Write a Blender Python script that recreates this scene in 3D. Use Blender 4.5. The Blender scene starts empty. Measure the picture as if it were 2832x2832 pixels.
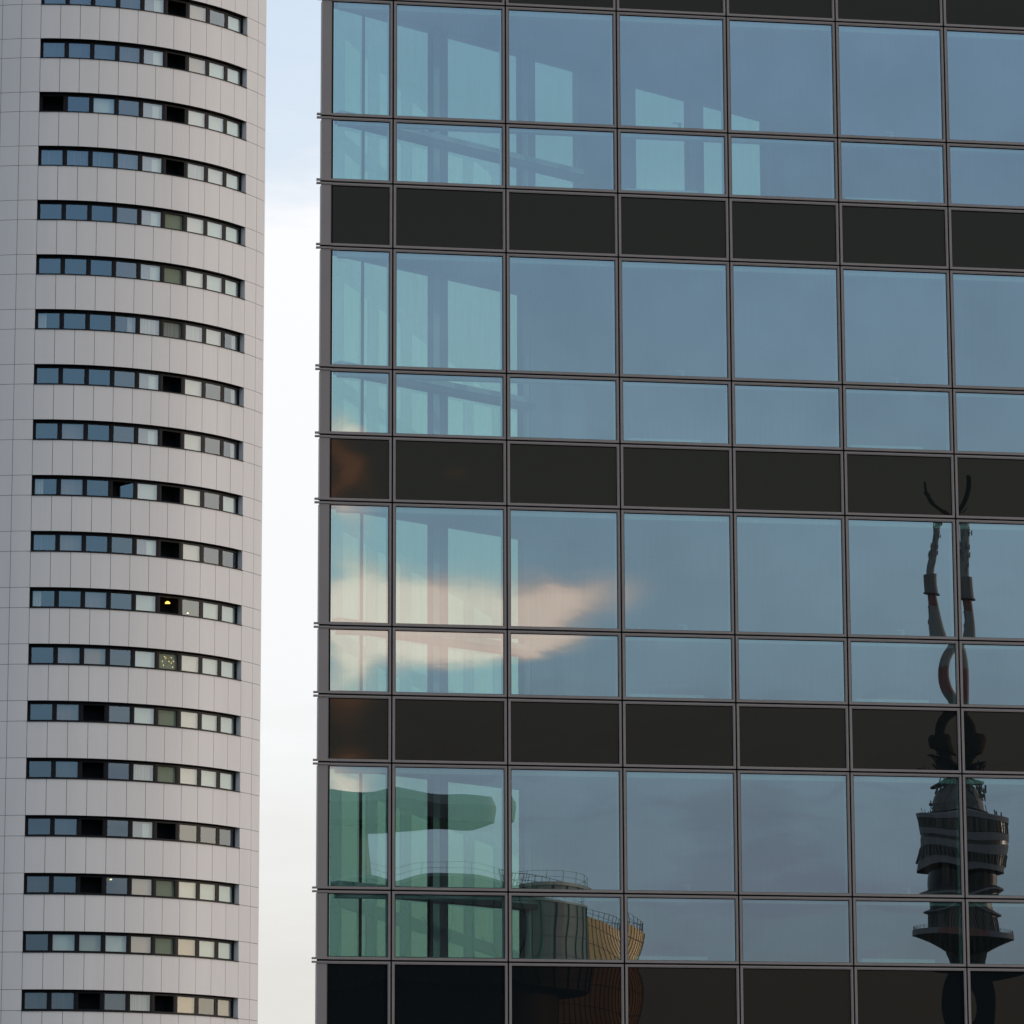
import bpy, math, random
from mathutils import Vector, Matrix
random.seed(11)
S = bpy.context.scene
COL = S.collection
R_ = math.radians
ZC = 1.7                                     # eye height above the ground

# ------------------------------------------------------------------ camera
PITCH, ROLL = 0.19961, -0.00349
F = Vector((0, math.cos(PITCH), math.sin(PITCH)))
RI = Vector((1, 0, 0)); UP = Vector((0, -math.sin(PITCH), math.cos(PITCH)))
R2 = RI * math.cos(ROLL) + UP * math.sin(ROLL)
U2 = -RI * math.sin(ROLL) + UP * math.cos(ROLL)
cd = bpy.data.cameras.new('camera'); cam = bpy.data.objects.new('camera', cd); COL.objects.link(cam)
cd.sensor_fit = 'HORIZONTAL'; cd.sensor_width = 36.0; cd.lens = 36.0 * 11557.18 / 2832.0
cd.clip_start = 0.5; cd.clip_end = 20000
M = Matrix((R2, U2, -F)).transposed().to_4x4(); M.translation = Vector((0, 0, ZC)); cam.matrix_world = M
S.camera = cam

# facade of the glass building: corner point and directions
YAW = 0.15937
CORNER = Vector((-2.61244, 55.57657, 0))
FDIR = Vector((math.cos(YAW), math.sin(YAW), 0)); FN = Vector((math.sin(YAW), -math.cos(YAW), 0))

# ------------------------------------------------------------------ sky
SUN_EL, SUN_AZ = 7.0, 80.0                   # azimuth measured from -Y towards +X
w = bpy.data.worlds.new('World'); S.world = w; w.use_nodes = True
nt = w.node_tree; nt.nodes.clear(); L = nt.links
def N(t, **k):
    n = nt.nodes.new(t)
    for a, b in k.items(): setattr(n, a, b)
    return n
def sock(n, i, v):
    if isinstance(v, (int, float)): n.inputs[i].default_value = v
    elif isinstance(v, tuple): n.inputs[i].default_value = v
    else: L.new(v, n.inputs[i])
def MA(op, a, b=None, c=None, clamp=False):
    n = N('ShaderNodeMath', operation=op, use_clamp=clamp)
    for i, v in enumerate((a, b, c)):
        if v is not None: sock(n, i, v)
    return n.outputs[0]
def VM(op, a, b=None):
    n = N('ShaderNodeVectorMath', operation=op); sock(n, 0, a)
    if b is not None: sock(n, 1, b)
    return n
def MIX(f, a, b):
    n = N('ShaderNodeMix', data_type='RGBA'); sock(n, 0, f); sock(n, 6, a); sock(n, 7, b); return n.outputs[2]
def SMOOTH(x, lo, hi):
    n = N('ShaderNodeMapRange', interpolation_type='SMOOTHSTEP'); sock(n, 0, x); sock(n, 1, lo); sock(n, 2, hi); return n.outputs[0]
def RAMP(x, stops):
    n = N('ShaderNodeValToRGB'); cr = n.color_ramp
    while len(cr.elements) < len(stops): cr.elements.new(0.5)
    for e, (p, c) in zip(cr.elements, stops): e.position = p; e.color = (*c, 1)
    sock(n, 0, x); return n.outputs[0]
D = N('ShaderNodeTexCoord').outputs['Generated']
sep = N('ShaderNodeSeparateXYZ'); L.new(D, sep.inputs[0]); dx, dy, dz = sep.outputs
# soft cloud noise in sky directions, stretched along the horizon
st = VM('MULTIPLY', D, (3.2, 3.2, 11.0)).outputs[0]
nz = N('ShaderNodeTexNoise'); L.new(st, nz.inputs['Vector']); nz.inputs['Scale'].default_value = 1.6
nz.inputs['Detail'].default_value = 6; nz.inputs['Roughness'].default_value = .55
soft = MA('SUBTRACT', nz.outputs[0], .5)
st2 = VM('MULTIPLY', D, (16.0, 16.0, 60.0)).outputs[0]
nz2 = N('ShaderNodeTexNoise'); L.new(st2, nz2.inputs['Vector']); nz2.inputs['Scale'].default_value = 1.3
nz2.inputs['Detail'].default_value = 7; nz2.inputs['Roughness'].default_value = .6
soft2 = MA('SUBTRACT', nz2.outputs[0], .5)
zz = MA('ADD', dz, MA('MULTIPLY', soft2, .05))
zn = MA('MULTIPLY', zz, 1.0, clamp=True)
SKY_FRONT = [(0.0, (.80, .76, .70)), (.085, (.86, .84, .81)), (.15, (1.04, 1.05, 1.06)), (.262, (1.10, 1.10, 1.12)),
             (.285, (.80, .90, 1.02)), (.34, (.68, .82, 1.0)), (.7, (.50, .66, .95)), (1.0, (.40, .56, .86))]
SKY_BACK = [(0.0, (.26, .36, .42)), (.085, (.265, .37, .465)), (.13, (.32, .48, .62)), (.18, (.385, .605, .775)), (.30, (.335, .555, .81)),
            (.37, (.42, .62, .86)), (.5, (.92, .86, .86)), (1.0, (.72, .72, .80))]  # upper stops brightened and warmed, out of view, to light the pale tower
SKY_SIDE = [(0.0, (1.10, .84, .60)), (.12, (1.35, 1.18, 1.02)), (.28, (1.45, 1.36, 1.30)), (.4, (1.0, 1.0, 1.02)), (.55, (.60, .74, .95)), (1.0, (.40, .56, .86))]
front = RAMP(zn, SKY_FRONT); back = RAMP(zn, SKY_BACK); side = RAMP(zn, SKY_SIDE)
dyn = MA('ADD', dy, MA('MULTIPLY', soft, .25)); dxn = MA('ADD', dx, MA('MULTIPLY', soft, .2))
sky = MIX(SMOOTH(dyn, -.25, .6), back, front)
sky = MIX(SMOOTH(dxn, .45, .95), sky, side)
# low grey streaks over the park side
streak = MA('MULTIPLY', SMOOTH(nz2.outputs[0], .46, .66), MA('MULTIPLY', SMOOTH(dz, .19, .10), SMOOTH(dy, -.5, -.9)))
sky = MIX(MA('MULTIPLY', streak, .8), sky, (.27, .34, .47, 1))
# sunlit evening cloud over the park, its direction given about the facade's normal
rf = N('ShaderNodeVectorMath', operation='REFLECT'); L.new(D, rf.inputs[0]); rf.inputs[1].default_value = FN
warp = VM('SUBTRACT', nz2.outputs['Color'], (.5, .5, .5)).outputs[0]
rfw = VM('ADD', rf.outputs[0], VM('MULTIPLY', warp, (.022, .0, .016)).outputs[0]).outputs[0]
s3 = N('ShaderNodeSeparateXYZ'); L.new(rfw, s3.inputs[0])
cx = MA('DIVIDE', s3.outputs[0], s3.outputs[1]); cz = MA('DIVIDE', s3.outputs[2], s3.outputs[1])
def blob(x, z, rx, rz, tilt=0.0, amp=1.0):
    a = MA('SUBTRACT', cx, x); b = MA('SUBTRACT', MA('SUBTRACT', cz, z), MA('MULTIPLY', a, tilt))
    q = MA('ADD', MA('POWER', MA('ABSOLUTE', MA('DIVIDE', a, rx)), 2.0), MA('POWER', MA('ABSOLUTE', MA('DIVIDE', b, rz)), 2.0))
    return MA('MULTIPLY', MA('EXPONENT', MA('MULTIPLY', q, -1.0)), amp)
B = [blob(-.022, .181, .024, .0085, .02, 1.15), blob(.012, .1800, .019, .0075, .16, 1.05), blob(-.0137, .2120, .008, .0038, -.1, .5), blob(-.0405, .168, .0115, .019, 0, 1.15), blob(.0035, .1715, .010, .0042, .2, .8),
     blob(-.020, .171, .017, .0055, -.15, .95), blob(-.0435, .213, .0105, .0095, -.5, 1.15), blob(-.041, .1365, .012, .006, 0, .95), blob(-.045, .19, .010, .012, 0, .35)]
tot = B[0]
for b in B[1:]: tot = MA('ADD', tot, b)
hem = SMOOTH(dy, -.3, -.6)
tot = MA('ADD', tot, MA('MULTIPLY', soft2, .40))
cl = MA('MULTIPLY', SMOOTH(tot, .16, 1.05), hem)
ccol = MIX(SMOOTH(tot, .55, 1.25), (.95, .80, .72, 1), (1.44, 1.18, 1.0, 1))
sky = MIX(MA('MULTIPLY', cl, .95), sky, ccol)
nish = N('ShaderNodeTexSky', sky_type='NISHITA', sun_disc=False, sun_elevation=R_(SUN_EL), sun_rotation=R_(180 - SUN_AZ))
nsk = VM('MULTIPLY', nish.outputs[0], (.10, .10, .10)).outputs[0]
sky = MIX(.88, nsk, sky)
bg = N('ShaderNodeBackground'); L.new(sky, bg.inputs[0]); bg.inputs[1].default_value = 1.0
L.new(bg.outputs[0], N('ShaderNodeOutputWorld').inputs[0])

sd = bpy.data.lights.new('sun', 'SUN'); so = bpy.data.objects.new('sun', sd); COL.objects.link(so)
sd.energy = 0.8; sd.angle = R_(.5); sd.color = (1.0, .84, .70)
a = R_(SUN_AZ); e = R_(SUN_EL)
sun_to = Vector((math.sin(a) * math.cos(e), -math.cos(a) * math.cos(e), math.sin(e)))
so.rotation_euler = sun_to.to_track_quat('Z', 'Y').to_euler(); so.location = (0, 0, 200)
S.view_settings.view_transform = 'Standard'; S.view_settings.look = 'None'
S.view_settings.exposure = 0; S.view_settings.gamma = 1
S.cycles.transparent_max_bounces = 24; S.cycles.max_bounces = 10; S.cycles.use_denoising = True

# ------------------------------------------------------------------ materials
def mat(name): 
    m = bpy.data.materials.new(name); m.use_nodes = True; m.node_tree.nodes.clear(); return m
def mnode(m, t, **k):
    n = m.node_tree.nodes.new(t)
    for a, b in k.items(): setattr(n, a, b)
    return n
def pbr(name, col, rough=.6, metal=0.0, spec=.5, var=.0, scale=2.0, emit=None, bump=0.0, stretch=(1, 1, 1)):
    m = mat(name); o = mnode(m, 'ShaderNodeOutputMaterial'); p = mnode(m, 'ShaderNodeBsdfPrincipled')
    l = m.node_tree.links
    p.inputs['Base Color'].default_value = (*col, 1); p.inputs['Roughness'].default_value = rough
    p.inputs['Metallic'].default_value = metal; p.inputs['Specular IOR Level'].default_value = spec
    if emit: p.inputs['Emission Color'].default_value = (*emit[:3], 1); p.inputs['Emission Strength'].default_value = emit[3]
    if var:
        tc = mnode(m, 'ShaderNodeTexCoord'); mp = mnode(m, 'ShaderNodeMapping'); mp.inputs['Scale'].default_value = stretch
        n = mnode(m, 'ShaderNodeTexNoise'); n.inputs['Scale'].default_value = scale; n.inputs['Detail'].default_value = 6
        l.new(tc.outputs['Object'], mp.inputs[0]); l.new(mp.outputs[0], n.inputs['Vector'])
        r = mnode(m, 'ShaderNodeMapRange'); r.inputs[1].default_value = .25; r.inputs[2].default_value = .75
        r.inputs[3].default_value = 1 - var; r.inputs[4].default_value = 1 + var; l.new(n.outputs[0], r.inputs[0])
        v = mnode(m, 'ShaderNodeVectorMath', operation='SCALE'); v.inputs[0].default_value = col; l.new(r.outputs[0], v.inputs['Scale'])
        l.new(v.outputs[0], p.inputs['Base Color'])
        if bump:
            b = mnode(m, 'ShaderNodeBump'); b.inputs['Strength'].default_value = bump; b.inputs['Distance'].default_value = .02
            l.new(n.outputs[0], b.inputs['Height']); l.new(b.outputs[0], p.inputs['Normal'])
    l.new(p.outputs[0], o.inputs[0]); return m
def glass(name, refl, tint, gcol=(1, 1, 1), dirt=0.0, vary=False):
    """coated sheet glass: clear mirror part plus tinted see-through part, with a little dust"""
    m = mat(name); l = m.node_tree.links; o = mnode(m, 'ShaderNodeOutputMaterial')
    g = mnode(m, 'ShaderNodeBsdfGlossy'); g.inputs['Roughness'].default_value = 0.0; g.inputs[0].default_value = (*gcol, 1)
    t = mnode(m, 'ShaderNodeBsdfTransparent'); t.inputs[0].default_value = (*tint, 1)
    x = mnode(m, 'ShaderNodeMixShader'); x.inputs[0].default_value = refl; l.new(t.outputs[0], x.inputs[1]); l.new(g.outputs[0], x.inputs[2])
    out = x.outputs[0]
    if vary:                                     # each pane's coating a little different, and uneven across it
        oi = mnode(m, 'ShaderNodeObjectInfo'); tv = mnode(m, 'ShaderNodeTexCoord'); mv = mnode(m, 'ShaderNodeVectorMath', operation='ADD')
        sc = mnode(m, 'ShaderNodeVectorMath', operation='SCALE'); sc.inputs[0].default_value = (37, 11, 53); l.new(oi.outputs['Random'], sc.inputs['Scale'])
        l.new(tv.outputs['Object'], mv.inputs[0]); l.new(sc.outputs[0], mv.inputs[1])
        nv = mnode(m, 'ShaderNodeTexNoise'); nv.inputs['Scale'].default_value = 1.1; nv.inputs['Detail'].default_value = 3; l.new(mv.outputs[0], nv.inputs['Vector'])
        a1 = mnode(m, 'ShaderNodeMath', operation='MULTIPLY_ADD'); a1.inputs[1].default_value = .035; a1.inputs[2].default_value = refl - .0175 - .045; l.new(oi.outputs['Random'], a1.inputs[0])
        a2 = mnode(m, 'ShaderNodeMath', operation='MULTIPLY_ADD'); a2.inputs[1].default_value = .09; l.new(nv.outputs[0], a2.inputs[0]); l.new(a1.outputs[0], a2.inputs[2])
        l.new(a2.outputs[0], x.inputs[0])
    if dirt:
        d = mnode(m, 'ShaderNodeBsdfDiffuse'); d.inputs[0].default_value = (.35, .34, .33, 1)
        tc = mnode(m, 'ShaderNodeTexCoord'); mp = mnode(m, 'ShaderNodeMapping'); mp.inputs['Scale'].default_value = (9, 9, .55)
        n = mnode(m, 'ShaderNodeTexNoise'); n.inputs['Scale'].default_value = 2.2; n.inputs['Detail'].default_value = 8
        l.new(tc.outputs['Object'], mp.inputs[0]); l.new(mp.outputs[0], n.inputs['Vector'])
        r = mnode(m, 'ShaderNodeMapRange'); r.inputs[1].default_value = .42; r.inputs[2].default_value = .8
        r.inputs[3].default_value = dirt * .25; r.inputs[4].default_value = dirt * 2.4; l.new(n.outputs[0], r.inputs[0])
        y = mnode(m, 'ShaderNodeMixShader'); l.new(r.outputs[0], y.inputs[0]); l.new(out, y.inputs[1]); l.new(d.outputs[0], y.inputs[2])
        out = y.outputs[0]
    l.new(out, o.inputs[0]); return m
def panelglass(name, base, refl, gcol):
    m = mat(name); l = m.node_tree.links; o = mnode(m, 'ShaderNodeOutputMaterial')
    g = mnode(m, 'ShaderNodeBsdfGlossy'); g.inputs['Roughness'].default_value = 0.0; g.inputs[0].default_value = (*gcol, 1)
    d = mnode(m, 'ShaderNodeBsdfDiffuse'); d.inputs[0].default_value = (*base, 1)
    x = mnode(m, 'ShaderNodeMixShader'); x.inputs[0].default_value = refl
    l.new(d.outputs[0], x.inputs[1]); l.new(g.outputs[0], x.inputs[2]); l.new(x.outputs[0], o.inputs[0]); return m
MT = dict(
    frame=pbr('frame_aluminium', (.24, .214, .207), .5, .0, var=.07, scale=5),
    post=pbr('corner_aluminium', (.235, .21, .205), .5, .0, var=.05, scale=1.5),
    black=pbr('gasket', (.006, .005, .006), .8, spec=.1),
    pane=glass('coated_glass', .40, (.41, .655, .585), dirt=.022, vary=True),
    rearpane=glass('rear_glass', .22, (.345, .475, .445)),
    spandrel=panelglass('spandrel_glass', (.0070, .0105, .0122), .064, (.74, .46, .29)),
    inner=pbr('interior_metal', (.55, .60, .64), .5, var=.04),
    ceil=pbr('ceiling', (.32, .34, .38), .8, var=.05),
    slab=pbr('concrete_slab', (.10, .10, .11), .8, var=.1),
    wallin=pbr('interior_wall', (.30, .33, .37), .8, var=.06),
    radiator=pbr('radiator_white', (.62, .66, .64), .5, var=.02),
    handle=pbr('handle_metal', (.42, .45, .45), .35, .3),
    clad=pbr('cladding', (.722, .702, .694), .45, 0, .3, var=.03, scale=1.3, stretch=(1, 1, .12)),
    joint=pbr('joint', (.035, .034, .04), .9, spec=.1),
    darkframe=pbr('dark_window_frame', (.006, .006, .009), .5, spec=.2),
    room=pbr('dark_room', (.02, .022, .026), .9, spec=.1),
    tpane=glass('window_glass', .23, (.84, .89, .85), (.78, .90, 1.0)),
    bp=pbr('blind_pale', (.76, .80, .76), .8, var=.05, scale=1), bb=pbr('blind_peach', (.62, .44, .33), .8, var=.06, scale=1),
    bw=pbr('blind_cream', (.82, .74, .68), .8, var=.05, scale=1), bg=pbr('blind_green', (.50, .52, .42), .8, var=.06, scale=1),
    bm=pbr('curtain_dim', (.07, .065, .07), .8, var=.3, scale=9, stretch=(1, 1, .05)), bq=pbr('cloud_reflection_rose', (.30, .22, .21), .8, var=.12, scale=4, stretch=(1, 1, .1)), bh=pbr('cloud_reflection_grey', (.36, .36, .40), .8, var=.05, scale=1), bs=pbr('blind_slats', (.10, .13, .17), .8, var=.3, scale=14, stretch=(1, 1, .02)),  # bq and bh are coloured as cloud reflections in the panes
    bc=pbr('curtain_sheer', (.52, .50, .50), .8, var=.35, scale=10, stretch=(1, 1, .03)),
    lamp=pbr('lamp_glow', (.8, .5, .1), .5, emit=(1.0, .55, .10, 2.2)), lampw=pbr('lamp_warm', (.8, .5, .2), .5, emit=(1.0, .72, .38, 2.6)),
    conc=pbr('tower_concrete', (.075, .088, .10), .8, var=.08, scale=.2), dglass=pbr('tower_dark_glass', (.010, .015, .017), .3, spec=.18),
    under=pbr('tower_underside', (.022, .024, .026), .9, spec=.1), red=pbr('mast_red', (.07, .020, .017), .6), white=pbr('mast_grey', (.085, .10, .10), .6),
    steel=pbr('steel_dark', (.04, .05, .05), .6), rail=pbr('railing_dark', (.03, .035, .035), .6),
    curtain=pbr('curtain_wall_dark', (.040, .046, .052), .5, spec=.12, var=.1, scale=.3), seam=pbr('curtain_seam', (.006, .012, .012), .7, spec=.1),
    lid=pbr('roof_lid', (.07, .095, .10), .5, spec=.3), gold=pbr('gold_cladding', (.72, .42, .15), .6, .0, var=.15, scale=.4),
    goldj=pbr('gold_joint', (.10, .07, .03), .7), dtower=pbr('dark_tower_glass', (.012, .014, .016), .6, spec=.05),
    ground=pbr('ground', (.10, .11, .09), .95, spec=.1, var=.3, scale=.02),
)

# ------------------------------------------------------------------ mesh helpers
class MB:
    def __init__(s): s.v = []; s.f = []; s.m = []; s.mats = []
    def mi(s, k):
        if k not in s.mats: s.mats.append(k)
        return s.mats.index(k)
    def quad(s, pts, k):
        b = len(s.v); s.v += [tuple(p) for p in pts]; s.f.append(tuple(range(b, b + len(pts)))); s.m.append(s.mi(k))
    def box(s, x0, x1, y0, y1, z0, z1, k):
        b = len(s.v)
        s.v += [(x0, y0, z0), (x1, y0, z0), (x1, y1, z0), (x0, y1, z0), (x0, y0, z1), (x1, y0, z1), (x1, y1, z1), (x0, y1, z1)]
        for f in ((0, 3, 2, 1), (4, 5, 6, 7), (0, 1, 5, 4), (1, 2, 6, 5), (2, 3, 7, 6), (3, 0, 4, 7)):
            s.f.append(tuple(b + i for i in f)); s.m.append(s.mi(k))
    def obox(s, o, ax, ay, x0, x1, y0, y1, z0, z1, k):
        """box in a turned frame: o origin, ax / ay unit directions in plan"""
        n = len(s.v); s.box(x0, x1, y0, y1, z0, z1, k)
        for i in range(n, len(s.v)):
            x, y, z = s.v[i]; s.v[i] = (o[0] + ax[0] * x + ay[0] * y, o[1] + ax[1] * x + ay[1] * y, z)
    def ring(s, x0, x1, z0, z1, wl, wr, wb, wt, yf, yb, k):
        """mitred rectangular frame, outside x0..x1 z0..z1, bar widths, front at yf, back at yb"""
        O = [(x0, z0), (x1, z0), (x1, z1), (x0, z1)]; I = [(x0 + wl, z0 + wb), (x1 - wr, z0 + wb), (x1 - wr, z1 - wt), (x0 + wl, z1 - wt)]
        for i in range(4):
            j = (i + 1) % 4
            s.quad([(O[i][0], yf, O[i][1]), (O[j][0], yf, O[j][1]), (I[j][0], yf, I[j][1]), (I[i][0], yf, I[i][1])], k)
            s.quad([(I[i][0], yf, I[i][1]), (I[j][0], yf, I[j][1]), (I[j][0], yb, I[j][1]), (I[i][0], yb, I[i][1])], k)
            s.quad([(O[j][0], yf, O[j][1]), (O[i][0], yf, O[i][1]), (O[i][0], yb, O[i][1]), (O[j][0], yb, O[j][1])], k)
    def prism(s, poly, z0, z1, k, ktop=None, kbot=None):
        n = len(poly); s.quad([(x, y, z1) for x, y in poly], ktop or k); s.quad([(x, y, z0) for x, y in reversed(poly)], kbot or k)
        for i in range(n):
            a, b = poly[i], poly[(i + 1) % n]; s.quad([(a[0], a[1], z0), (b[0], b[1], z0), (b[0], b[1], z1), (a[0], a[1], z1)], k)
    def lathe(s, prof, k, n=48, ks=None):
        """prof: list of (r, z) upwards; ks optional material per segment"""
        b = len(s.v)
        for r, z in prof:
            for i in range(n):
                t = 2 * math.pi * i / n; s.v.append((r * math.cos(t), r * math.sin(t), z))
        for j in range(len(prof) - 1):
            for i in range(n):
                i2 = (i + 1) % n
                s.f.append((b + j * n + i, b + j * n + i2, b + (j + 1) * n + i2, b + (j + 1) * n + i)); s.m.append(s.mi(ks[j] if ks else k))
        s.f.append(tuple(b + i for i in reversed(range(n)))); s.m.append(s.mi(ks[0] if ks else k))
        t0 = b + (len(prof) - 1) * n; s.f.append(tuple(t0 + i for i in range(n))); s.m.append(s.mi(ks[-1] if ks else k))
    def rod(s, p, q, r, k, n=6):
        p = Vector(p); q = Vector(q); d = (q - p).normalized(); u = d.orthogonal().normalized(); v = d.cross(u); b = len(s.v)
        for c in (p, q):
            for i in range(n):
                t = 2 * math.pi * i / n; s.v.append(tuple(c + u * r * math.cos(t) + v * r * math.sin(t)))
        for i in range(n):
            j = (i + 1) % n; s.f.append((b + i, b + j, b + n + j, b + n + i)); s.m.append(s.mi(k))
        s.f.append(tuple(b + i for i in reversed(range(n)))); s.m.append(s.mi(k)); s.f.append(tuple(b + n + i for i in range(n))); s.m.append(s.mi(k))
    def mesh(s, name, smooth=False):
        me = bpy.data.meshes.new(name); me.from_pydata(s.v, [], s.f); me.update()
        for k in s.mats: me.materials.append(MT[k])
        me.polygons.foreach_set('material_index', s.m)
        if smooth: me.polygons.foreach_set('use_smooth', [True] * len(s.f))
        return me
def link(name, me, parent=None, loc=(0, 0, 0), rot=(0, 0, 0)):
    o = bpy.data.objects.new(name, me); COL.objects.link(o); o.parent = parent; o.location = loc; o.rotation_euler = rot; return o
def part(name, mb, parent, loc=(0, 0, 0), rot=(0, 0, 0), smooth=False): return link(name, mb.mesh(name, smooth), parent, loc, rot)
def tag(o, label, cat, group=None):
    o['label'] = label; o['category'] = cat
    if group: o['group'] = group
    return o
def thing(name, label, cat, loc=(0, 0, 0), rz=0.0, group=None):
    return tag(link(name, None, None, loc, (0, 0, rz)), label, cat, group)

# ------------------------------------------------------------------ ground
g = MB(); n = 64
g.quad([(6000 * math.cos(2 * math.pi * i / n), 6000 * math.sin(2 * math.pi * i / n), 0) for i in range(n)], 'ground')
go = part('ground', g, None); go['kind'] = 'structure'

# ------------------------------------------------------------------ glass office building
office = thing('office_building', 'dark framed glass office building with sharp corner and mirrored evening sky', 'building', CORNER, YAW)
def hj(j):
    k, r = divmod(j - 1, 3); return 16.84811 - k * 3.57504 - (0, .94003, 1.86025)[r] + ZC
BAY = 1.58; M1 = .99591; NB = 8
def mx(i): return M1 + BAY * (i - 1)
JN = list(range(-1, 13)); ROOF = hj(-1); BASE = hj(12)
RANG = R_(90 - 48.5) - YAW; RO = (.19, .243); RD = (math.cos(RANG), math.sin(RANG)); RN = (-math.sin(RANG), math.cos(RANG))   # rear wall line, RN points outside
RLEN = 15.0; REAR_END = (RO[0] + RD[0] * RLEN, RO[1] + RD[1] * RLEN); FX = mx(NB)
def pane_mesh(name, w, h, k, bulge, seed, tilt, noise=1.5):
    """a pane blown out a fraction of a millimetre and slightly wavy, as float glass is"""
    rnd = random.Random(seed); nx, nz = max(10, int(w / .055)), max(10, int(h / .055)); mb = MB()
    wv = [(rnd.uniform(1.0, 4.2), rnd.uniform(1.0, 4.2), rnd.uniform(0, 6.3), rnd.uniform(.4, 1)) for _ in range(4)]
    wv += [(rnd.uniform(5, 9), rnd.uniform(4, 9), rnd.uniform(0, 6.3), rnd.uniform(.08, .16)) for _ in range(3)]
    for j in range(nz + 1):
        for i in range(nx + 1):
            u, v = 2 * i / nx - 1, 2 * j / nz - 1; x, z = u * w / 2, v * h / 2
            d = -bulge * (1 - u * u) * (1 - v * v)
            for a, b, p, q in wv: d += noise * 5e-5 * q * math.sin(a * x + b * z + p)
            mb.v.append((x, d + tilt[0] * x + tilt[1] * z, z))
    for j in range(nz):
        for i in range(nx):
            a = j * (nx + 1) + i; mb.f.append((a, a + 1, a + nx + 2, a + nx + 1)); mb.m.append(mb.mi(k))
    return mb.mesh(name, True)
GAP = .0115; FW = .034; GK = .007
BULGE = {(6, 5): .0029, (6, 6): .0008, (7, 5): .0009, (7, 6): .0003, (8, 5): .0010, (8, 6): .0003, (9, 5): .0013, (9, 6): .0009,
         (10, 5): .0007, (10, 6): .0007, (11, 5): .0007, (11, 6): .0007, (12, 5): .0006, (12, 6): .0010}
TILT = {(7, 5): (.0022, 0), (7, 6): (-.0010, 0), (8, 6): (-.0006, 0), (12, 6): (-.0010, 0)}
rg = random.Random(5)
for r in range(13):
    kind = r % 3                                 # 0 spandrel, 1 tall window, 2 low window
    z1, z0 = hj(r - 1) - GAP, hj(r) + GAP
    for b in range(NB):
        x0 = mx(b) + GAP if b else .135; x1 = mx(b + 1) - GAP
        cx_, cz_ = (x0 + x1) / 2, (z0 + z1) / 2; w, h = x1 - x0, z1 - z0
        lw = FW if b else .004
        f = MB(); X0, X1, Z0, Z1 = -w / 2, w / 2, -h / 2, h / 2
        f.ring(X0, X1, Z0, Z1, lw * .62, FW * .62, FW * .62, FW * .62, 0, .03, 'frame')
        f.ring(X0 + lw * .62, X1 - FW * .62, Z0 + FW * .62, Z1 - FW * .62, lw * .38, FW * .38, FW * .38, FW * .38, .004, .03, 'frame')
        f.ring(X0 + lw, X1 - FW, Z0 + FW, Z1 - FW, GK + (.016 if not b else 0), GK, GK * .7, GK * 1.5, .012, .03, 'black')
        nm = 'spandrel' if kind == 0 else 'window'
        u = part(nm, f, office, (cx_, 0, cz_))
        gx0, gx1 = X0 + lw + (.016 if not b else 0), X1 - FW; pw, ph = gx1 - gx0, h - 2 * FW
        bl = BULGE.get((r, b), rg.uniform(.00035, .00075))
        tl = (rg.gauss(0, 2.2e-4), rg.gauss(0, 2.2e-4))
        if b >= 5: tl = (tl[0] * .4, tl[1] * .4)
        pn = pane_mesh('pane' if kind else 'dark_panel', pw, ph, 'pane' if kind else 'spandrel', bl, 100 * r + b, TILT.get((r, b), tl), 2.1 if b >= 5 else rg.uniform(1.3, 2.4))
        link('pane' if kind else 'dark_panel', pn, u, ((gx0 + gx1) / 2, .022, 0))
        if kind == 1 and b in (3, 5):            # L-shaped window handle inside, near the sill
            hd = MB(); hz = -h / 2 + FW + .055; hx = .12 if b == 3 else .02
            hd.box(hx - .02, hx + .02, .075, .09, hz - .06, hz + .02, 'handle'); hd.box(hx - .10, hx + .02, .06, .075, hz + .02, hz + .038, 'handle'); hd.box(hx - .08, hx + .10, .04, .08, hz - .066, hz - .056, 'handle')
            part('handle', hd, u)
        if kind == 2 and b in (3, 5):            # low convector just inside the glass
            rd = MB(); rx0 = -w / 2 + .13; rx1 = rx0 + 1.03; rz = -h / 2
            rd.box(rx0, rx1, .14, .24, rz - .05, rz + .105, 'radiator')
            for q in range(12): rd.box(rx0 + .02 + q * .083, rx0 + .08 + q * .083, .135, .14, rz - .04, rz + .09, 'radiator')
            part('radiator', rd, u)
for i in range(1, NB + 1):
    m = MB(); m.box(mx(i) - .035, mx(i) + .035, .03, .042, BASE, ROOF, 'black'); m.box(mx(i) - .062, mx(i) + .062, .043, .15, BASE, ROOF, 'inner'); part('mullion', m, office)
for j in JN:
    t = MB(); t.box(.16, FX, .031, .0415, hj(j) - .035, hj(j) + .035, 'black'); t.box(.24, FX, .0425, .16, hj(j) - (.10 if j % 3 == 1 else .13 if j % 3 == 0 else .065), hj(j) + .06, 'inner'); part('transom', t, office)
    fn = MB()
    for s in (-1, 1): fn.box(-.068, .15, -.014, .03, hj(j) + s * .0245 - .0125, hj(j) + s * .0245 + .0125, 'frame')
    fn.box(.004, .168, .006, .06, hj(j) - .012, hj(j) + .012, 'black'); part('corner_fin', fn, office)
for r in range(13):
    z1, z0 = hj(r - 1) - .034, hj(r) + .034; c = MB()
    c.prism([(0, 0), (.132, 0), (.132, .03), (.17, .20), (.0, .17)], z0, z1, 'post'); part('corner_post', c, office)
def wedge(inset, xend=FX): 
    e = (RO[0] + RD[0] * (RLEN), RO[1] + RD[1] * RLEN)
    return [(.22, .165), (xend, .165), (xend, e[1] - .05), (e[0] - RN[0] * inset, e[1] - RN[1] * inset), (RO[0] + .12, RO[1] + .02)]
for k in range(5):                               # floor slabs with ceilings, one per storey
    zt = hj(3 * k - 1) + .02; zb = hj(3 * k) + .012
    if k == 0: zt = ROOF
    sl = MB(); sl.prism(wedge(.02), zb, zt, 'slab', None, 'ceil'); part('floor_slab', sl, office)
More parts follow.
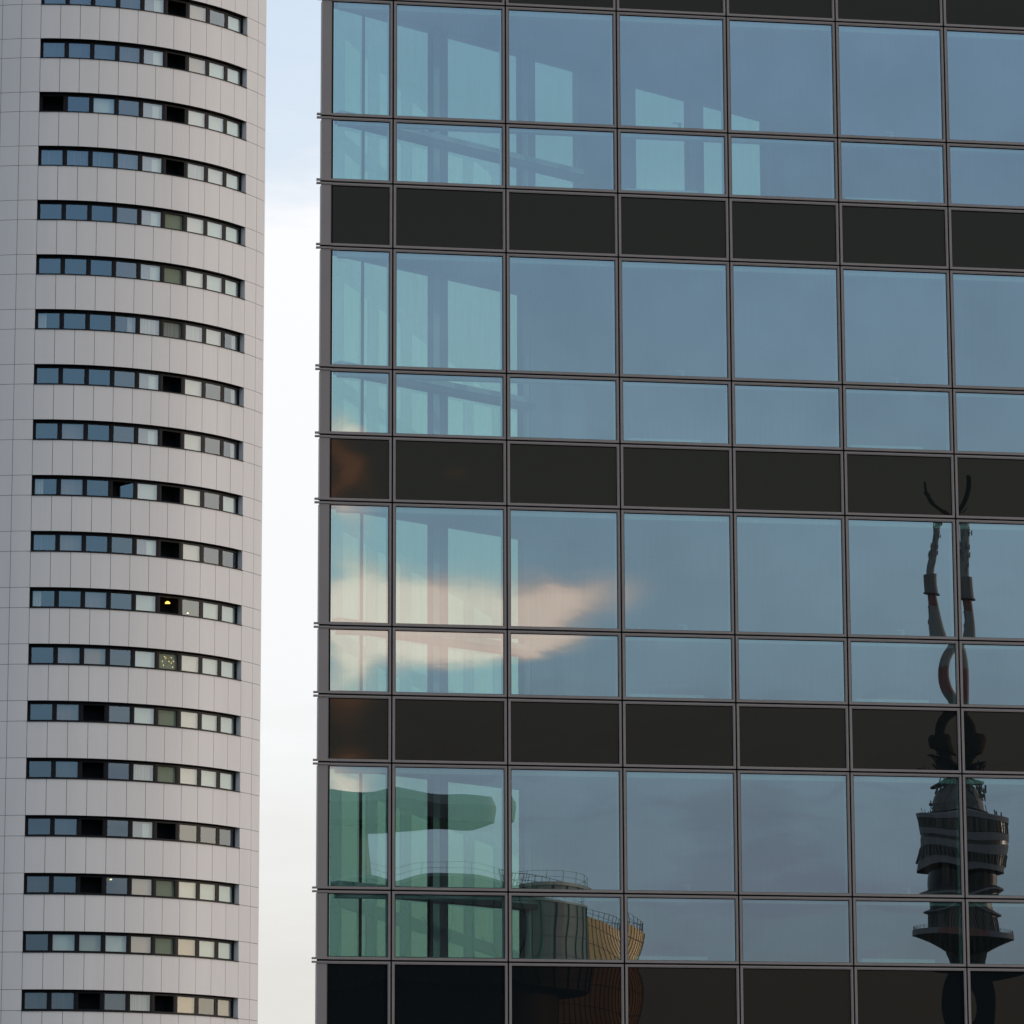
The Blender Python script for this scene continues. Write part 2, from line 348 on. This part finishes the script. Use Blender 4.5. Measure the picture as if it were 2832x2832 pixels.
pb = MB(); pb.prism([(0, .01), (FX, .01), (FX, REAR_END[1]), REAR_END, RO], 0, BASE + .03, 'slab'); part('base_wall', pb, office)
pr = MB(); pr.prism([(0, .0), (FX, .0), (FX, REAR_END[1]), REAR_END, RO], ROOF + .05, ROOF + 1.1, 'frame'); part('parapet', pr, office)
ew = MB(); ew.box(FX + .001, FX + .2, .0, REAR_END[1], BASE, ROOF, 'wallin'); part('end_wall', ew, office)
# rear wall: openings between posts, seen through the rooms
for fl in range(4):
    zt, zj, zl, zb = hj(3 * fl), hj(3 * fl + 1), hj(3 * fl + 2), hj(3 * fl + 3)
    def ob(mb, t0, t1, y0, y1, z0, z1, k): mb.obox(RO, RD, RN, t0, t1, y0, y1, z0, z1, k)
    posts = [(.515, .565, -.05, .05)]
    wide = [(1.77, 2.07), (3.45, 3.74)]
    if fl == 0:
        solid = [(4.59, 5.75), (8.90, RLEN)]; wide += [(6.82, 7.14), (8.42, 8.86), (10.25, 10.6), (11.95, 12.2)]; glassy = [(0.02, 4.59), (5.75, 8.9)]
    else:
        solid = [(3.62, RLEN)]; wide = wide[:1] + [(3.45, 3.62)]; glassy = [(0.02, 3.5)]
    for t0, t1 in wide:
        c = MB(); ob(c, t0, t0 + .03, -.03, .06, zb, zt, 'black'); ob(c, t0 + .031, t0 + .17, -.012, .05, zb, zt, 'inner'); ob(c, t0 + .171, t1, -.03, .05, zb, zt, 'slab'); part('rear_column', c, office)
    c = MB(); ob(c, .521, .555, -.012, .015, zb, zt, 'black'); part('rear_mullion', c, office)
    for t0, t1 in solid:
        c = MB(); ob(c, t0, t1, -.02, .1, zb, zt, 'wallin'); part('rear_wall', c, office)
    tr = MB(); ob(tr, .05, solid[0][0] - .001, -.14, .04, zj - .02, zj + .06, 'slab'); ob(tr, .05, solid[0][0] - .001, -.13, .035, zj + .061, zj + .14, 'inner'); part('rear_transom', tr, office)  # dark lower and light upper box colour in shaded underside and lit face
    hd = MB(); ob(hd, .0, RLEN, -.02, .07, zt - .045, zt + .5, 'inner'); part('rear_head', hd, office)
    sp = MB(); ob(sp, .0, RLEN, .0, .08, zb - .02, zl, 'slab'); part('rear_spandrel', sp, office)
    for t0, t1 in glassy:
        gp = MB(); q = [(RO[0] + RD[0] * t + RN[0] * .02, RO[1] + RD[1] * t + RN[1] * .02) for t in (t0, t1)]
        gp.quad([(q[0][0], q[0][1], zl), (q[1][0], q[1][1], zl), (q[1][0], q[1][1], zt), (q[0][0], q[0][1], zt)], 'rearpane'); part('rear_pane', gp, office)

# ------------------------------------------------------------------ round residential tower
TC = (-24.3308, 220.3884); TR = 12.40494; PH0 = -.006475; DPH = .0821064; PHE = 1.129427; TZ = 66.24361 + ZC; FH = 2.9; WH = 1.04
tower = thing('residential_tower', 'pale round apartment tower clad in panels with rows of ribbon windows', 'building', (TC[0], TC[1], 0))
def pt(ph, r, z): return (r * math.sin(ph), -r * math.cos(ph), z)
ROWS = range(-1, 18)
edges = [PH0 + i * DPH for i in range(-12, 14)] + [PHE]
rp = random.Random(3); cl_ = MB(); bk = MB(); sg = .011 / TR
def clad(p0, p1, z0, z1):
    n = 4; a0, a1 = p0 + sg, p1 - sg; zz0, zz1 = z0 + .010, z1 - .010; jit = rp.uniform(-.003, .003)
    for i in range(n):
        u, v = a0 + (a1 - a0) * i / n, a0 + (a1 - a0) * (i + 1) / n
        cl_.quad([pt(u, TR + jit, zz0), pt(v, TR + jit, zz0), pt(v, TR + jit, zz1), pt(u, TR + jit, zz1)], 'clad')
    for u in (a0, a1): cl_.quad([pt(u, TR + jit, zz0), pt(u, TR - .05, zz0), pt(u, TR - .05, zz1), pt(u, TR + jit, zz1)], 'clad')
    for z in (zz0, zz1): cl_.quad([pt(a0, TR + jit, z), pt(a1, TR + jit, z), pt(a1, TR - .05, z), pt(a0, TR - .05, z)], 'clad')
zs = []
for k in range(-4, 23):
    b = TZ - k * FH; zs += [(b, b + WH, k, 1), (b + WH, b + FH, k, 0)]
zs = [q for q in zs if q[0] > 0]
for z0, z1, k, iswin in zs:
    for i in range(len(edges) - 1):
        idx = i - 12
        if iswin and k in ROWS and 0 <= idx < 12: continue
        clad(edges[i], edges[i + 1], z0, z1)
        u, v = edges[i], edges[i + 1]
        bk.quad([pt(u, TR - .03, z0), pt(v, TR - .03, z0), pt(v, TR - .03, z1), pt(u, TR - .03, z1)], 'joint')
ztop = max(q[1] for q in zs)
E0, E1 = pt(edges[0], TR - .03, 0), pt(PHE, TR - .03, 0)
far = [(E1[0] * .75, 9.0), (E0[0] * .9, 9.0)]
for a_, b_ in (((E1[0], E1[1]), far[0]), (far[0], far[1]), (far[1], (E0[0], E0[1]))):
    cl_.quad([(a_[0], a_[1], 0), (b_[0], b_[1], 0), (b_[0], b_[1], ztop), (a_[0], a_[1], ztop)], 'clad')
arc = [pt(edges[0] + (PHE - edges[0]) * i / 40, TR - .02, ztop) for i in range(41)]
cl_.quad(arc + [(far[0][0], far[0][1], ztop), (far[1][0], far[1][1], ztop)], 'clad')
part('cladding', cl_, tower); part('joint_backing', bk, tower)
P0, P1 = PH0, PH0 + 12 * DPH; NW = 9; DW = (P1 - P0) / NW; RR = TR - .29
cw = MB()                                        # the cheeks and backs of the strips
def window_mesh(kind):
    mb = MB(); W = 2 * RR * math.sin(DW / 2) * 1.012; fw = .130; zb_, zt_ = .105, WH - .138
    x0, x1 = -W / 2, W / 2
    mb.ring(x0, x1, 0.005, WH - .005, fw, fw, zb_, WH - .005 - zt_, 0, .07, 'darkframe')
    px0, px1 = x0 + fw, x1 - fw
    if kind not in 'dO': mb.quad([(px0, .03, zb_), (px1, .03, zb_), (px1, .03, zt_), (px0, .03, zt_)], 'tpane')
    if kind == 'O':                              # sash swung open on a side hinge
        a = R_(34); c, s_ = math.cos(a), math.sin(a); wd = (px1 - px0) * .98
        q = [(px1 - wd * c, .03 + wd * s_, zb_), (px1, .03, zb_), (px1, .03, zt_), (px1 - wd * c, .03 + wd * s_, zt_)]
        mb.quad(q, 'tpane')
        mb.rod(q[0], q[3], .03, 'darkframe'); mb.rod(q[0], q[1], .03, 'darkframe'); mb.rod(q[3], q[2], .03, 'darkframe')
    def blind(a, b, k, y=.12, c=zb_ - .02, d=zt_ + .02): mb.box(a, b, y, y + .012, c, d, k)
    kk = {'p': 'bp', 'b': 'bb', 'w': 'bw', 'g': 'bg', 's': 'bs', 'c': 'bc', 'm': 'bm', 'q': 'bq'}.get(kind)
    if kk: blind(px0 - .02, px1 + .02, kk)  # kind q: rose sheet painted as a pink cloud's reflection
    if kind == 'h': blind(px0 - .02, px1 + .02, 'bh', .135); blind(.02, px1 + .02, 'bp', d=zt_ - .08)  # grey and pale sheets imitate a bright cloud's reflection
    if kind == 'l': blind(px0 - .02, px0 + .42, 'bc')
    if kind == 'r': blind(px1 - .42, px1 + .02, 'bc')
    if kind == 'k': blind(px0 - .02, px1 + .02, 'bp', c=zt_ - .22)
    # the dark room behind
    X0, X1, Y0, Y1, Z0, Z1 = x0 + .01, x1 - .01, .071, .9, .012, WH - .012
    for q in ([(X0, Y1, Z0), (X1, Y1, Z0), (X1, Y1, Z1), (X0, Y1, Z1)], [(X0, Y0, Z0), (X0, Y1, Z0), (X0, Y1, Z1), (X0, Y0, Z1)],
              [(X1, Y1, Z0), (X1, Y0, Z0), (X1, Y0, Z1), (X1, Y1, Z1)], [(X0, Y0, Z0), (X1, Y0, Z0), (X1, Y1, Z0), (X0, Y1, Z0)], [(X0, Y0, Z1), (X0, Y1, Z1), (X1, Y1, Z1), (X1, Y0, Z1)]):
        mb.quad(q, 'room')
    return mb.mesh('window')
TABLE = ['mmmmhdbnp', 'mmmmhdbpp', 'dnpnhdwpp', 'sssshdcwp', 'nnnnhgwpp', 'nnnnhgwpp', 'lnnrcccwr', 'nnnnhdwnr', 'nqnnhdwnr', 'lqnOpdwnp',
         'sqnnhdwnn', 'lnqnpdnpp', 'nqbnpgwpp', 'nqdnpgwpp', 'nmdncgwpp', 'nmdnhdnnn', 'mndnbgwpp', 'npgpbgbpp', 'mmdmcdbnb']  # h, q and one w cell stand for cloud mirrored in the glass
meshes = {}
rj = random.Random(8)
for row, k in enumerate(ROWS):
    b = TZ - k * FH; zb0, zt0 = b, b + WH
    wb = MB(); nseg = 36; zl, zh = zb0 + .0, zt0 - .0
    for i in range(nseg):
        u, v = P0 + (P1 - P0) * i / nseg, P0 + (P1 - P0) * (i + 1) / nseg
        wb.quad([pt(u, TR - .005, zh - .006), pt(v, TR - .005, zh - .006), pt(v, RR - .05, zh - .006), pt(u, RR - .05, zh - .006)], 'darkframe')
        wb.quad([pt(u, TR + .045, zl + .012), pt(v, TR + .045, zl + .012), pt(v, RR - .05, zl + .012), pt(u, RR - .05, zl + .012)], 'darkframe')
        wb.quad([pt(u, TR + .045, zl - .028), pt(v, TR + .045, zl - .028), pt(v, TR + .045, zl + .012), pt(u, TR + .045, zl + .012)], 'darkframe')
        wb.quad([pt(u, TR + .045, zl - .028), pt(u, TR + .0, zl - .028), pt(v, TR + .0, zl - .028), pt(v, TR + .045, zl - .028)], 'darkframe')
    for ph, kk in ((P0, 'darkframe'), (P1, 'clad')):
        wb.quad([pt(ph, TR - .004, zl), pt(ph, RR - .05, zl), pt(ph, RR - .05, zh), pt(ph, TR - .004, zh)], kk)
    band = part('window_band', wb, tower)
    for c in range(NW):
        kind = TABLE[row][c]
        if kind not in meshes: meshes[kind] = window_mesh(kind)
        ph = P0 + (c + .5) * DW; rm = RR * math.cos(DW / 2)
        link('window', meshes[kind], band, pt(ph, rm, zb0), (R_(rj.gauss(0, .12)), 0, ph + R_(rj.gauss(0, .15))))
def win_pos(row, c, dx=0.0, dy=.3, dz=.6):
    ph = P0 + (c + .5) * DW; rm = RR * math.cos(DW / 2); p = pt(ph, rm, TZ - ROWS[row] * FH)
    return (TC[0] + p[0] + math.cos(ph) * dx - math.sin(ph) * dy, TC[1] + p[1] + math.sin(ph) * dx + math.cos(ph) * dy, p[2] + dz), ph
def pendant(row, c, dx, dz, r, mk, label):
    loc, ph = win_pos(row, c, dx, .35, dz); t = thing('pendant_lamp', label, 'lamp', loc, ph)
    s_ = MB(); s_.lathe([(r, -r * .35), (r * .85, 0), (r * .45, r * .35), (.02, r * .45)], mk, 16); part('lamp_shade', s_, t)
    c_ = MB(); c_.rod((0, 0, r * .45), (0, 0, WH - dz - .02), .008, 'black'); part('cord', c_, t)
pendant(11, 5, .10, .72, .14, 'lamp', 'glowing yellow dome lamp hanging in a dark window of the round tower')
pendant(11, 6, .05, .30, .06, 'lampw', 'small warm lamp low in the pale window beside the yellow dome lamp')
pendant(16, 3, -.22, .86, .07, 'lampw', 'small orange lamp at the top edge of a blue window')
pendant(3, 0, .17, .60, .04, 'lampw', 'tiny orange bulb in the slatted leftmost window near the tower top')
loc, ph = win_pos(12, 5, 0, .09, .5); fl_ = thing('fairy_lights', 'string of tiny warm lights before a green blind', 'lights', loc, ph)
ff = MB(); pp = [(-.30, .0), (-.18, .24), (-.1, .18), (.08, .02), (.2, .22), (.22, -.05), (.30, -.25), (.34, .05), (-.24, -.2)]
for x, z in pp: ff.lathe([(.002, -.022), (.024, 0), (.002, .022)], 'lampw', 8); ff.v[-24:] = [(vx + x, vy, vz + z) for vx, vy, vz in ff.v[-24:]]
part('bulbs', ff, fl_)
wr = MB()
for (x, z), (x2, z2) in zip(pp, pp[1:]): wr.rod((x, .004, z), (x2, .004, z2), .004, 'black', 4)
part('wire', wr, fl_)

# ------------------------------------------------------------------ buildings behind the photographer, seen in the glass
def mirror(p):
    v = Vector((p[0], p[1], 0)) - CORNER; v = v - 2 * v.dot(FN) * FN + CORNER; return (v.x, v.y)
def view(x, y, d):
    """ground point and height for a direction of the reflected view at distance d along +Y"""
    s = 2832 / 1932; v = F + R2 * ((x * s - 1416) / 11557.18) - U2 * ((y * s - 1416) / 11557.18); v = v * (d / v.y); return v.x, v.y, v.z + ZC
# --- observation tower
DT = 1186.0; PX = DT / 7884 / .98
def tz(y): return view(1818, y, DT)[2]
ox, oy, _ = view(1818, 1700, DT); ob_ = mirror((ox, oy))
obs = thing('observation_tower', 'tall slender observation tower with red banded mast mirrored in two panes', 'tower', (ob_[0], ob_[1], 0))
def lat(name, prof, k, n=48, ks=None, smooth=False):
    m = MB(); m.lathe([(r * PX, tz(y) if y is not None else 0) for r, y in prof], k, n, ks); return part(name, m, obs)
sh = MB(); sh.lathe([(46 * PX, 0), (36 * PX, tz(2350)), (30 * PX, tz(2050)), (28 * PX, tz(1815))], 'under', 40); part('shaft', sh, obs)
lat('terrace_underside', [(28, 1817), (60, 1797), (97, 1776)], 'under')
dk = MB(); dk.lathe([(99 * PX, tz(1776)), (99 * PX, tz(1758))], 'conc', 60); part('terrace_deck', dk, obs)
sgn = MB(); az0 = math.atan2(CORNER.y - ob_[1], CORNER.x - ob_[0])
for i in range(10):
    u, v = az0 - .36 + .072 * i, az0 - .36 + .072 * (i + 1); r = 99.4 * PX
    sgn.quad([(r * math.cos(u), r * math.sin(u), tz(1775)), (r * math.cos(v), r * math.sin(v), tz(1775)), (r * math.cos(v), r * math.sin(v), tz(1759)), (r * math.cos(u), r * math.sin(u), tz(1759))], 'red')
part('red_banner', sgn, obs)
rl = MB(); nP = 40; rr = 97 * PX
for i in range(nP):
    u, v = 2 * math.pi * i / nP, 2 * math.pi * (i + 1) / nP
    rl.rod((rr * math.cos(u), rr * math.sin(u), tz(1758)), (rr * math.cos(u), rr * math.sin(u), tz(1746)), .09, 'rail', 4)
    for y in (1746, 1750, 1754): rl.rod((rr * math.cos(u), rr * math.sin(u), tz(y)), (rr * math.cos(v), rr * math.sin(v), tz(y)), .07, 'rail', 4)
part('railing', rl, obs)
nk = MB(); nk.lathe([(61 * PX, tz(1758)), (61 * PX, tz(1708)), (74 * PX, tz(1701)), (74 * PX, tz(1697)), (58 * PX, tz(1690)), (60 * PX, tz(1662))], 'dglass', 48, ['dglass', 'conc', 'conc', 'under', 'dglass'])
for i in range(48):
    u = 2 * math.pi * i / 48; r = 61.5 * PX; nk.rod((r * math.cos(u), r * math.sin(u), tz(1757)), (r * math.cos(u), r * math.sin(u), tz(1709)), .22, 'steel', 4)
part('core', nk, obs)
pod_prof = [(60, 1662), (80, 1655), (81, 1640), (81, 1640), (83, 1617), (84, 1617), (85, 1598), (84, 1598), (84, 1589), (85, 1589), (86, 1573), (84, 1571), (84, 1546), (87, 1545), (87, 1533), (80, 1530), (30, 1527)]
pod_k = ['under', 'conc', 'dglass', 'dglass', 'conc', 'conc', 'dglass', 'dglass', 'conc', 'conc', 'dglass', 'dglass', 'conc', 'conc', 'conc', 'under']
lat('pod', pod_prof, 'conc', 64, pod_k)
pm = MB()
for i in range(48):
    u = 2 * math.pi * i / 48; r = 84.6 * PX
    for ya, yb in ((1571, 1546), (1640, 1618)): pm.rod((r * math.cos(u), r * math.sin(u), tz(ya)), (r * math.cos(u), r * math.sin(u), tz(yb)), .18, 'steel', 4)
part('pod_mullions', pm, obs)
eq = MB(); re_ = random.Random(2)
eq.lathe([(36 * PX, tz(1528)), (38 * PX, tz(1500)), (34 * PX, tz(1480)), (30 * PX, tz(1470))], 'steel', 16)
eq.lathe([(46 * PX, tz(1522)), (46 * PX, tz(1520))], 'steel', 24); eq.lathe([(44 * PX, tz(1462)), (46 * PX, tz(1459))], 'steel', 24)
for i in range(36):
    u = re_.uniform(0, 6.28); r = re_.uniform(34, 48) * PX; y0 = re_.choice((1470, 1485, 1500, 1522)); h = re_.uniform(6, 20)
    eq.rod((r * math.cos(u), r * math.sin(u), tz(y0 + 8)), (r * math.cos(u), r * math.sin(u), tz(y0 - h)), .2, 'steel', 4)
    if i % 3 == 0: eq.box(r * math.cos(u) - .5, r * math.cos(u) + .5, r * math.sin(u) - .5, r * math.sin(u) + .5, tz(y0), tz(y0 - 7), 'white')
for i in range(14):
    u = re_.uniform(0, 6.28); r = re_.uniform(60, 82) * PX
    eq.rod((r * math.cos(u), r * math.sin(u), tz(1532)), (r * math.cos(u), r * math.sin(u), tz(1518 - re_.uniform(0, 8))), .14, 'steel', 4)
part('roof_antennas', eq, obs)
lat('drum', [(16, 1440), (20, 1432), (32, 1428), (34, 1412), (34, 1386), (29, 1374), (14, 1370), (12, 1355)], 'steel', 24)
lat('mast', [(14, 1470), (15, 1320), (15, 1320), (14.5, 1255), (14.5, 1255), (12, 1205), (11, 1160), (11, 1160), (11, 1132), (17, 1128), (15.5, 1080), (9, 1078), (8, 985), (6, 970), (4.5, 891)], 'white', 20,
    ['steel', 'red', 'red', 'white', 'white', 'white', 'red', 'red', 'steel', 'steel', 'white', 'white', 'steel', 'steel'])
an = MB()
for i in range(70):
    y = re_.choice((re_.uniform(965, 985), re_.uniform(990, 1075), re_.uniform(1000, 1050), re_.uniform(1160, 1200), re_.uniform(1432, 1468))); u = re_.uniform(0, 6.28); r = re_.uniform(8, 13) * PX * (1.8 if y > 1400 else 1)
    an.rod((0, 0, tz(y)), (r * math.cos(u), r * math.sin(u), tz(y)), .12, 'steel', 4)
    an.rod((r * math.cos(u), r * math.sin(u), tz(y + 4)), (r * math.cos(u), r * math.sin(u), tz(y - 4)), .16, 'steel', 4)
an.lathe([(20 * PX, tz(1130)), (20 * PX, tz(1127))], 'steel', 20)
part('dipole_antennas', an, obs)

# --- glass rotunda with oversailing roof lid
D1 = 300.0; P1x = D1 / 7884 / .98
cx0, cy0, _ = view(800, 1700, D1); rc = mirror((cx0, cy0))
def rz(y): return view(800, y, D1)[2]
rot = thing('glass_rotunda', 'dark green glass rotunda with a railed roof and oversailing disc, mirrored low in the facade', 'building', (rc[0], rc[1], 0))
RB = 306 * P1x; zt_ = rz(1694)
bd = MB(); bd.lathe([(RB * .80, 0), (RB * .80, rz(1874)), (RB, rz(1872)), (RB, zt_ - .25), (RB + .12, zt_ - .25), (RB + .12, zt_)], 'curtain', 96, ['curtain', 'under', 'curtain', 'lid', 'lid']); part('glass_wall', bd, rot)
sm = MB()
for i in range(44):
    u = 2 * math.pi * i / 44; sm.rod(((RB + .02) * math.cos(u), (RB + .02) * math.sin(u), rz(1871)), ((RB + .02) * math.cos(u), (RB + .02) * math.sin(u), zt_ - .26), .07, 'seam', 4)
z = zt_ - 1.7
while z > rz(1870):
    for i in range(96):
        u, v = 2 * math.pi * i / 96, 2 * math.pi * (i + 1) / 96; r = RB + .03
        sm.rod((r * math.cos(u), r * math.sin(u), z), (r * math.cos(v), r * math.sin(v), z), .03, 'seam', 4)
    z -= 2.1
part('wall_seams', sm, rot)
rg_ = MB(); r = RB - .25
for i in range(72):
    u, v = 2 * math.pi * i / 72, 2 * math.pi * (i + 1) / 72
    for h in (.45, .9): rg_.rod((r * math.cos(u), r * math.sin(u), zt_ + h), (r * math.cos(v), r * math.sin(v), zt_ + h), .016, 'rail', 4)
    if i % 2 == 0: rg_.rod((r * math.cos(u), r * math.sin(u), zt_), (r * math.cos(u), r * math.sin(u), zt_ + .9), .016, 'rail', 4)
part('railing', rg_, rot)
# direction in plan: image-left in the mirror view
lv = Vector((mirror((cx0 - 1, cy0))[0] - rc[0], mirror((cx0 - 1, cy0))[1] - rc[1]))
off = lv * (150 * P1x)
cr = MB(); rcore = 128 * P1x
cr.lathe([(rcore, zt_ + .002), (rcore, rz(1559))], 'curtain', 48); part('rooftop_core', cr, rot, (lv.x * 215 * P1x, lv.y * 215 * P1x, 0), (0, 0, math.atan2(lv.y, lv.x))).scale = (1, .6, 1)
ld = MB(); rlid = 303 * P1x
ld.lathe([(rlid * .86, rz(1560)), (rlid * .985, rz(1549)), (rlid, rz(1522)), (rlid, rz(1514)), (rlid * .97, rz(1494)), (rlid * .2, rz(1486))], 'lid', 72, ['under', 'curtain', 'curtain', 'lid', 'lid']); ro_ = part('roof_disc', ld, rot, (off.x, off.y, 0), (0, 0, math.atan2(lv.y, lv.x))); ro_.scale = (1, .30, 1)

# --- gold clad round tower next to it
D2 = 345.0; P2x = D2 / 7884 / .98
gx, gy, _ = view(1075, 1800, D2); gc = mirror((gx, gy))
gold = thing('gold_tower', 'round tower with sunlit gold cladding mirrored beside the green rotunda', 'building', (gc[0], gc[1], 0))
RG = 122 * P2x; gt = view(1075, 1716, D2)[2]
def slant(mb):                                  # the roof falls away to one side
    for i, (x, y, z) in enumerate(mb.v):
        if z > gt - 12: mb.v[i] = (x, y, z + (x * lv.x + y * lv.y) * .42 * min(1, (z - gt + 12) / 12))
    return mb
gb = MB(); gb.lathe([(RG, 0), (RG, gt - 12), (RG, gt)], 'gold', 72); part('gold_wall', slant(gb), gold)
gs = MB()
for i in range(72):
    u = 2 * math.pi * i / 72; gs.rod((RG * math.cos(u), RG * math.sin(u), 0), (RG * math.cos(u), RG * math.sin(u), gt - 12), .05, 'goldj', 4); gs.rod((RG * math.cos(u), RG * math.sin(u), gt - 12), (RG * math.cos(u), RG * math.sin(u), gt), .05, 'goldj', 4)
z = gt - 1.2
while z > 2:
    for i in range(72):
        u, v = 2 * math.pi * i / 72, 2 * math.pi * (i + 1) / 72; gs.rod((RG * math.cos(u), RG * math.sin(u), z), (RG * math.cos(v), RG * math.sin(v), z), .05, 'goldj', 4)
    z -= 2.4
part('cladding_seams', slant(gs), gold)
gr = MB(); r = RG - .2
for i in range(48):
    u, v = 2 * math.pi * i / 48, 2 * math.pi * (i + 1) / 48
    for h in (.5, 1.0): gr.rod((r * math.cos(u), r * math.sin(u), gt + h), (r * math.cos(v), r * math.sin(v), gt + h), .03, 'rail', 4)
    gr.rod((r * math.cos(u), r * math.sin(u), gt), (r * math.cos(u), r * math.sin(u), gt + 1.0), .03, 'rail', 4)
part('railing', slant(gr), gold)

# --- dark slab tower to the right, mirrored in the sixth window column of the round tower
dt = thing('dark_tower', 'dark slab tower mirrored as black panes in the sixth window column', 'tower', (161, 121, 0), R_(63.5))
db = MB(); db.box(-13, 13, -14, 14, 0, 190, 'dtower'); part('facade', db, dt)
fb = MB()
for z in range(4, 188, 4): fb.box(-13.06, 13.06, -14.06, 14.06, z, z + .25, 'seam')
part('floor_bands', fb, dt)
